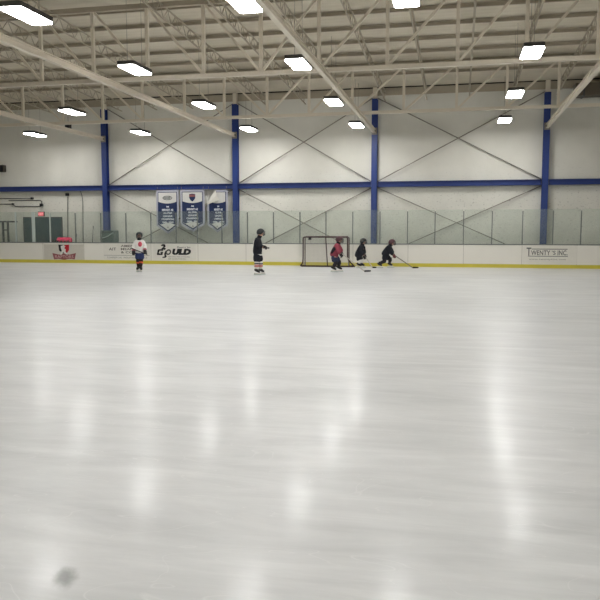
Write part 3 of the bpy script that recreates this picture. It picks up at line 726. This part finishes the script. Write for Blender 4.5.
# ------------------------------------------------------------------ skaters
def skin(name, pts, edges, rad, m, parent, sub=2, root=0):
    me = bpy.data.meshes.new(name); bm = bmesh.new(); lay = bm.verts.layers.skin.verify(); vs = [bm.verts.new(p) for p in pts]
    for a, b in edges: bm.edges.new((vs[a], vs[b]))
    for i, v in enumerate(vs):
        r = rad[i]; v[lay].radius = r if isinstance(r, tuple) else (r, r); v[lay].use_root = (i == root)
    bm.to_mesh(me); bm.free()
    o = bpy.data.objects.new('tmp', me); COL.objects.link(o)
    k = o.modifiers.new('s', 'SKIN'); k.use_smooth_shade = True; k.branch_smoothing = .4
    q = o.modifiers.new('u', 'SUBSURF'); q.levels = sub; q.render_levels = sub
    dg = bpy.context.evaluated_depsgraph_get(); dg.update()
    me2 = bpy.data.meshes.new_from_object(o.evaluated_get(dg)); bpy.data.objects.remove(o)
    me2.name = name
    me2.transform(Matrix.Translation(-ORG[parent.name])); me2.shade_smooth()
    return link(name, me2, m, parent, ORG[parent.name])

M_SKIN = mat('skin', (196, 150, 128), .6); M_EYE = mat('eye', (30, 26, 24), .4)
def skater(label, foot, J, cols, face, depth=None, feet=None, stripe=None, toe=None, helmet_col=None):
    """foot=(px,py) ground contact; J: joints as (px,py,depth m); face: unit (right, away) head direction"""
    base = onZ(foot[0], foot[1], 0); s = FPX / (base - CAM).dot(FW)
    t = thing('person', base, label, 'person')
    def P(j):
        px, py, dd = j
        return base + RT * ((px - foot[0]) / s) + FH * dd + V((0, 0, (foot[1] - py) / s * 1.0))
    j = {k: P(v) for k, v in J.items()}
    up = V((0, 0, 1)); fd = (RT * face[0] + FH * face[1]).normalized(); fs = fd.cross(up)
    for sd in 'LR':
        j['an' + sd].z = .17
    ch, pe, hd = j['chest'], j['pelvis'], j['head']; spine = (ch - pe).normalized()
    neck = ch + (hd - ch) * .42; waist = pe.lerp(ch, .45)
    # one continuous body with head, arms, legs, feet
    pts = [pe, waist, ch, neck, hd - up * .03 + fd * .01, hd + up * .07]; rad = [.11, .10, .125, .055, (.095, .1), .075]
    ed = [(0, 1), (1, 2), (2, 3), (3, 4), (4, 5)]
    for sd in 'LR':
        k = len(pts); pts += [j['sh' + sd], j['el' + sd], j['ha' + sd]]; rad += [.055, .038, .028]; ed += [(2, k), (k, k + 1), (k + 1, k + 2)]
        k = len(pts); td = (RT * toe[sd][0] + FH * toe[sd][1]).normalized()
        pts += [j['hip' + sd], j['kn' + sd], j['an' + sd] + up * .02, j['an' + sd] + td * .09 - up * .03]; rad += [.082, .055, .034, .022]; ed += [(0, k), (k, k + 1), (k + 1, k + 2), (k + 2, k + 3)]
    body = skin('body', pts, ed, rad, M_SKIN, t)
    # face: nose and ears are small bumps, eyes and mouth dark
    m_ = MB(); m_.ell(hd + fd * .096 - up * .02, (fs * .012, fd * .018, up * .022), 8, 6); m_.build('nose', M_SKIN, t)
    m_ = MB()
    for q in (-1, 1): m_.ell(hd + fd * .088 + fs * q * .034 + up * .012, (fs * .012, fd * .008, up * .007), 8, 6)
    m_.build('eyes', M_EYE, t)
    m_ = MB(); m_.ell(hd + fd * .084 - up * .06, (fs * .022, fd * .008, up * .006), 8, 6); m_.build('mouth', mat('lips', (150, 84, 78), .5), t)
    # jersey
    hem = pe - spine * .11
    pts = [hem, pe.lerp(ch, .35), ch - spine * .02, ch + (neck - ch) * .95]; rad = [(.215, .2), (.205, .19), (.2, .18), .1]; ed = [(0, 1), (1, 2), (2, 3)]
    for sd in 'LR':
        k = len(pts); e, h_ = j['el' + sd], j['ha' + sd]
        pts += [j['sh' + sd], e, e.lerp(h_, .72)]; rad += [.1, .092, .08]; ed += [(2, k), (k, k + 1), (k + 1, k + 2)]
    jer = skin('jersey', pts, ed, rad, cols['jersey'], t)
    m_ = MB(); m_.tube([ch.lerp(neck, .55), neck, neck.lerp(hd, .55) - up * .01], [.085, .078, .082], 12); m_.build('neck_guard', M_BLKF, t)
    # sleeve cuffs
    if 'cuff' in cols:
        for sd in 'LR':
            e, h_ = j['el' + sd], j['ha' + sd]; m_ = MB(); m_.tube([e.lerp(h_, .2), e.lerp(h_, .45), e.lerp(h_, .7)], [.079, .075, .068], 12); m_.build('sleeve_band', cols['cuff'], jer)
    # jersey trim
    if 'hem' in cols:
        sx = (j['hipR'] - j['hipL']); m_ = MB(); c = hem.lerp(ch, .1); m_.tube([c - spine * .02, c + spine * .02], [.172, .176], 20); m_.build('hem_stripe', cols['hem'], jer)
    # pants
    pts = [pe, pe + spine * .1]; rad = [(.17, .16), (.15, .14)]; ed = [(0, 1)]
    for sd in 'LR':
        k = len(pts); h_, kn = j['hip' + sd], j['kn' + sd]; pts += [h_.lerp(kn, .14), h_.lerp(kn, .95)]; rad += [.145, .14]; ed += [(0, k), (k, k + 1)]
    skin('hockey_pants', pts, ed, rad, cols['pants'], t)
    for sd in 'LR':
        h_, kn, an = j['hip' + sd], j['kn' + sd], j['an' + sd]
        td = (RT * toe[sd][0] + FH * toe[sd][1]).normalized(); ts = td.cross(up)
        m_ = MB(); m_.tube([h_.lerp(kn, .7), kn + up * .03, kn - up * .02, kn.lerp(an, .35), kn.lerp(an, .7), an + up * .04], [.075, .08, .078, .072, .062, .056], 12)
        sk = m_.build('sock', cols['sock'], t)
        for (u0, u1, cm) in cols.get('bands', []):
            a, b = kn.lerp(an, u0), kn.lerp(an, u1); r0 = .08 - .016 * u0; m_ = MB(); m_.tube([a, b], [r0 + .003, r0 + .001], 12); m_.build('sock_stripe', cm, sk)
        an = V((an.x, an.y, .17)) if True else an
        bt = skin('skate', [an + up * .07 - td * .01, an - td * .01, an - up * .05 - td * .035, an - up * .055 + td * .07, an - up * .065 + td * .15], [(0, 1), (1, 2), (1, 3), (3, 4)], [.078, .07, .056, .056, .046], cols['skate'], t, 2)
        m_ = MB()
        c = V((an.x, an.y, .055)) + td * .05
        m_.beam(c - td * .125, c + td * .125, .03, .05); m_.build('blade_holder', cols.get('holder', M_WHT), bt)
        m_ = MB(); c.z = .016; m_.beam(c - td * .14, c + td * .14, .005, .03); m_.build('blade', M_ALU, bt)
        # glove: padded cuff, palm and five separate fingers curled round a stick
        e, ha = j['el' + sd], j['ha' + sd]; ad_ = (ha - e).normalized(); sdv = ad_.cross(up)
        sdv = sdv.normalized() if sdv.length > .1 else RT.copy(); cu = (sdv.cross(ad_)).normalized()
        if cu.z > 0: cu = -cu
        pts = [e.lerp(ha, .7), ha - ad_ * .02, ha + ad_ * .035, ha + ad_ * .065]; rad = [(.08, .075), (.066, .06), (.066, .048), (.058, .04)]; ed = [(0, 1), (1, 2), (2, 3)]
        gl = skin('glove', pts, ed, rad, cols['glove'], t, 1)
        for f in range(4):
            o_ = sdv * (-.036 + .024 * f); ln = (.9, 1.05, 1.0, .8)[f]
            k0 = ha + ad_ * .06 + o_
            m_ = MB(); m_.tube([k0, k0 + ad_ * .03 * ln + cu * .008, k0 + ad_ * .045 * ln + cu * .035, k0 + ad_ * .025 * ln + cu * .06], [.017, .0165, .0155, .012], 8); m_.build('finger', cols['glove'], gl)
        k0 = ha + ad_ * .0 - sdv * .04
        m_ = MB(); m_.tube([k0, k0 - sdv * .022 + ad_ * .03 + cu * .012, k0 - sdv * .012 + ad_ * .055 + cu * .035], [.018, .017, .013], 8); m_.build('thumb', cols['glove'], gl)
    # helmet
    m_ = MB(); n, mm = 24, 10; R_ = .14; m_.smooth = True; hc = hd + up * .015 - fd * .005
    for s_ in (0, 1):
        rr = R_ - .012 * s_
        for i in range(mm + 1):
            for k in range(n):
                ph = 2 * math.pi * k / n; front = max(0, math.cos(ph)); lim = math.radians(122 - 52 * front ** .6)
                th = lim * i / mm
                m_.v.append(hc + fs * (rr * .88 * math.sin(th) * math.sin(ph)) + fd * (rr * 1.06 * math.sin(th) * math.cos(ph)) + up * (rr * 1.0 * math.cos(th)))
    off = (mm + 1) * n
    for i in range(mm):
        for k in range(n):
            k2 = (k + 1) % n
            m_.f.append((i * n + k, (i + 1) * n + k, (i + 1) * n + k2, i * n + k2)); m_.f.append((off + i * n + k2, off + (i + 1) * n + k2, off + (i + 1) * n + k, off + i * n + k))
    for k in range(n):
        k2 = (k + 1) % n; m_.f.append((mm * n + k, off + mm * n + k, off + mm * n + k2, mm * n + k2))
    he = m_.build('helmet', cols['helmet'], t)
    m_ = MB()
    for zz in (-.1, -.075, -.05, -.02, .01):
        m_.tube([hc + fd * (.155 * math.cos(a)) + fs * (.12 * math.sin(a)) + up * zz for a in [math.radians(-75 + 15 * k) for k in range(11)]], .006, 5)
    for a in (-60, -40, -20, 0, 20, 40, 60):
        a = math.radians(a); m_.tube([hc + fd * (.155 * math.cos(a)) + fs * (.12 * math.sin(a)) + up * zz for zz in (-.095, .0, .04)], .006, 5)
    m_.build('face_cage', M_DK, he)
    m_ = MB(); m_.ell(hc + fd * .1 - up * .1, (fs * .05, fd * .028, up * .022), 10, 6); m_.build('chin_cup', cols['helmet'], he)
    return t, j, jer, P

BL = mat('black_jersey', (22, 25, 34), .85, var=.3, scale=10, bump=.3)
WJ = mat('white_jersey', (232, 230, 226), .8, var=.04, scale=10, bump=.2)
PKJ = mat('rose_jersey', (142, 62, 76), .85, var=.15, scale=10)
NV = mat('navy_pants', (48, 60, 104), .8, var=.15, scale=10)
NVD = mat('dark_navy_pants', (44, 50, 74), .8, var=.15, scale=10)
ORN = mat('orange_band', (214, 92, 50), .8)
RDB = mat('red_band', (192, 64, 62), .8)
PKB = mat('rose_band', (206, 120, 132), .8)
SKB = mat('black_skate', (30, 30, 32), .5)
GLV = mat('dark_glove', (48, 44, 46), .7, var=.3, scale=20)
GLR = mat('dark_red_glove', (110, 58, 58), .7, var=.3, scale=20)
HLM = mat('black_helmet', (38, 42, 44), .35); HLR = mat('maroon_helmet', (84, 54, 60), .4)
SOKW = mat('white_sock', (226, 224, 218), .85); SOKB = mat('black_sock', (40, 36, 38), .85)

# 1 white jersey, left
t, j, jer, P = skater('skater in white jersey, navy pants and black socks facing the viewer at left', (140.2, 271.8), {
    'head': (140.3, 235.8, -.04), 'chest': (140, 243.4, 0), 'pelvis': (139.8, 251.6, 0),
    'shL': (136.6, 241.6, 0), 'elL': (134.6, 247.4, -.02), 'haL': (135.2, 252, -.2),
    'shR': (143.6, 241.4, 0), 'elR': (145.2, 246.8, 0), 'haR': (146.4, 251.2, -.18),
    'hipL': (138.2, 254, 0), 'knL': (138.8, 260.6, -.06), 'anL': (138.6, 267.6, 0),
    'hipR': (141.6, 254, 0), 'knR': (141.6, 261, -.06), 'anR': (141.4, 267.6, -.12)},
    dict(jersey=WJ, pants=NV, sock=SOKB, skate=SKB, glove=GLV, helmet=HLM, cuff=PKB, bands=[(.12, .36, ORN)]), (.15, -1),
    toe={'L': (-.25, -1), 'R': (.5, -1)})
c = j['chest'] - FH * .165 + RT * .06 - V((0, 0, .03))
MB().ell(c, (RT * .075, FH * .02, V((0, 0, .095)))).build('chest_emblem', mat('rose_emblem', (206, 84, 100), .8), jer)
g = j['haR'] - FH * .06 + V((0, 0, -.02)); g0 = j['haL'] - FH * .06 + V((0, 0, .03))
d = (g - g0).normalized(); heel = V((0, 0, .05)) + V((1, 1, 0)) * 0
bt_ = V((P((131.6, 246, -.15)))); hl = onZ(148.6, 273.4, .04)
stick(g0 + (g0 - g) * .18 + V((0, 0, .12)), P((149.5, 254.2, -.35)) , P((150.8, 253.2, -.6)), M_BLK, M_BLK, 'dark hockey stick held across the waist by the skater in white')

# 2 black jersey, striped socks
t, j, jer, P = skater('skater in black jersey and pants with red and white striped socks, standing side-on', (258.7, 274.8), {
    'head': (261.0, 233.0, 0), 'chest': (258.0, 241.6, 0), 'pelvis': (257.6, 253.0, 0),
    'shL': (257.6, 239.8, .17), 'elL': (259.6, 246, .2), 'haL': (264.2, 247.2, .1),
    'shR': (257.2, 240.2, -.17), 'elR': (259.4, 246.6, -.2), 'haR': (264.6, 246.8, -.1),
    'hipL': (258.4, 255.6, .1), 'knL': (260.6, 263.2, .1), 'anL': (260.2, 270.6, .14),
    'hipR': (257, 255.6, -.1), 'knR': (256.9, 263.2, -.1), 'anR': (256.4, 270.6, -.12)},
    dict(jersey=BL, pants=BL, sock=SOKW, skate=SKB, glove=GLV, helmet=HLM, hem=SOKW, bands=[(-.04, .12, SOKB), (.2, .34, RDB), (.42, .54, RDB)]), (1, .25),
    toe={'L': (1, -.2), 'R': (1, -.25)})
MB().ell(j['chest'] - RT * .135 - FH * .06 - V((0, 0, .06)), (RT * .03, FH * .07, V((0, 0, .11)))).build('back_number', SOKW, jer)
b0 = j['haR'] + RT * .09 - V((0, 0, .02))
stick(b0 - FH * .12, b0 + FH * 1.15 + V((0, 0, -.06)), b0 + FH * 1.4 + V((0, 0, -.05)), M_BLK, M_BLK, 'dark hockey stick held level, pointing away, by the skater with striped socks')

# 3 rose and black jersey in front of the goal
t, j, jer, P = skater('skater in rose and black jersey bending forward in front of the goal', (336.8, 271.9), {
    'head': (339.4, 240.2, 0), 'chest': (337.0, 246.2, 0), 'pelvis': (333.8, 255.2, 0),
    'shL': (338.2, 245.4, .15), 'elL': (341.0, 250.4, .18), 'haL': (341.6, 253.6, .1),
    'shR': (336.6, 245.6, -.16), 'elR': (338.4, 251.4, -.24), 'haR': (340.4, 254.4, -.2),
    'hipL': (335.6, 257.2, .1), 'knL': (339.3, 262.6, .12), 'anL': (338.6, 267.8, .12),
    'hipR': (334.2, 257.2, -.1), 'knR': (335.4, 263, -.12), 'anR': (332.6, 267.8, -.12)},
    dict(jersey=PKJ, pants=NVD, sock=SOKB, skate=SKB, glove=GLV, helmet=HLR), (1, -.25),
    toe={'L': (1, -.1), 'R': (1, -.3)})
MB().ell(j['chest'].lerp(j['pelvis'], .35) - RT * .09 - FH * .13, (RT * .08 + V((0, 0, .02)), FH * .07, V((0, 0, .17)) + RT * .07)).build('black_back_panel', BL, jer)
stick(j['haL'] + V((0, 0, .1)) - RT * .12 , onZ(364.4, 271.2, .04), onZ(370.4, 270.9, .04), M_SHW, M_BLK, 'long pale hockey stick reaching right over the ice from the rose-jerseyed skater')

# 4 black jersey, pale socks
t, j, jer, P = skater('skater in black jersey with pale socks leaning forward beside the goal', (360.4, 268), {
    'head': (363.2, 241.8, 0), 'chest': (361.0, 247.4, 0), 'pelvis': (358.2, 256, 0),
    'shL': (362.2, 246.8, .14), 'elL': (364.2, 251.4, .18), 'haL': (365, 255.8, .08),
    'shR': (360.4, 247, -.15), 'elR': (361.6, 252.4, -.22), 'haR': (363.8, 256.4, -.16),
    'hipL': (359.6, 257.4, .09), 'knL': (362, 260.6, .1), 'anL': (361.4, 264, .1),
    'hipR': (358.4, 257.4, -.09), 'knR': (359.6, 260.8, -.1), 'anR': (358, 264, -.1)},
    dict(jersey=BL, pants=BL, sock=SOKW, skate=SKB, glove=GLV, helmet=HLM), (1, -.15),
    toe={'L': (1, 0), 'R': (1, -.2)})
stick(j['haL'] + V((0, 0, .1)) - RT * .08, onZ(372.4, 267.4, .04), onZ(376.4, 267.4, .04), M_SHW, M_BLK, 'pale hockey stick of the middle black-clad skater with its blade by the other skater')

# 5 dark, striding
t, j, jer, P = skater('skater in dark kit with maroon helmet striding low to the right', (386.5, 267.8), {
    'head': (391.8, 242.8, 0), 'chest': (388.6, 247.6, 0), 'pelvis': (384.8, 254.6, 0),
    'shL': (390.0, 247.2, .14), 'elL': (392.2, 251.6, .18), 'haL': (393.4, 255, .08),
    'shR': (388.2, 247.4, -.15), 'elR': (390.4, 252.6, -.22), 'haR': (393.4, 255.4, -.16),
    'hipL': (385.6, 256, .09), 'knL': (390.4, 259.6, .1), 'anL': (389.4, 264, .1),
    'hipR': (384.4, 256, -.09), 'knR': (384.2, 260.8, -.12), 'anR': (378.4, 264, -.14)},
    dict(jersey=BL, pants=BL, sock=SOKB, skate=SKB, glove=GLR, helmet=HLR), (1, -.15),
    toe={'L': (1, 0), 'R': (1, -.2)})
stick(j['haL'] + V((0, 0, .06)) - RT * .06, onZ(412.6, 267.6, .04), onZ(418.4, 267.6, .04), M_SHAFT, M_BLK, 'dark hockey stick stretched out to the right, its blade farthest right of all')

# ------------------------------------------------------------------ world and view
w = bpy.data.worlds.new('world'); S.world = w; w.use_nodes = True
w.node_tree.nodes['Background'].inputs[0].default_value = (.5, .5, .5, 1); w.node_tree.nodes['Background'].inputs[1].default_value = .1
S.view_settings.view_transform = 'Standard'; S.view_settings.look = 'None'; S.view_settings.gamma = 1
S.view_settings.use_curve_mapping = False
S.view_settings.exposure = 0.62
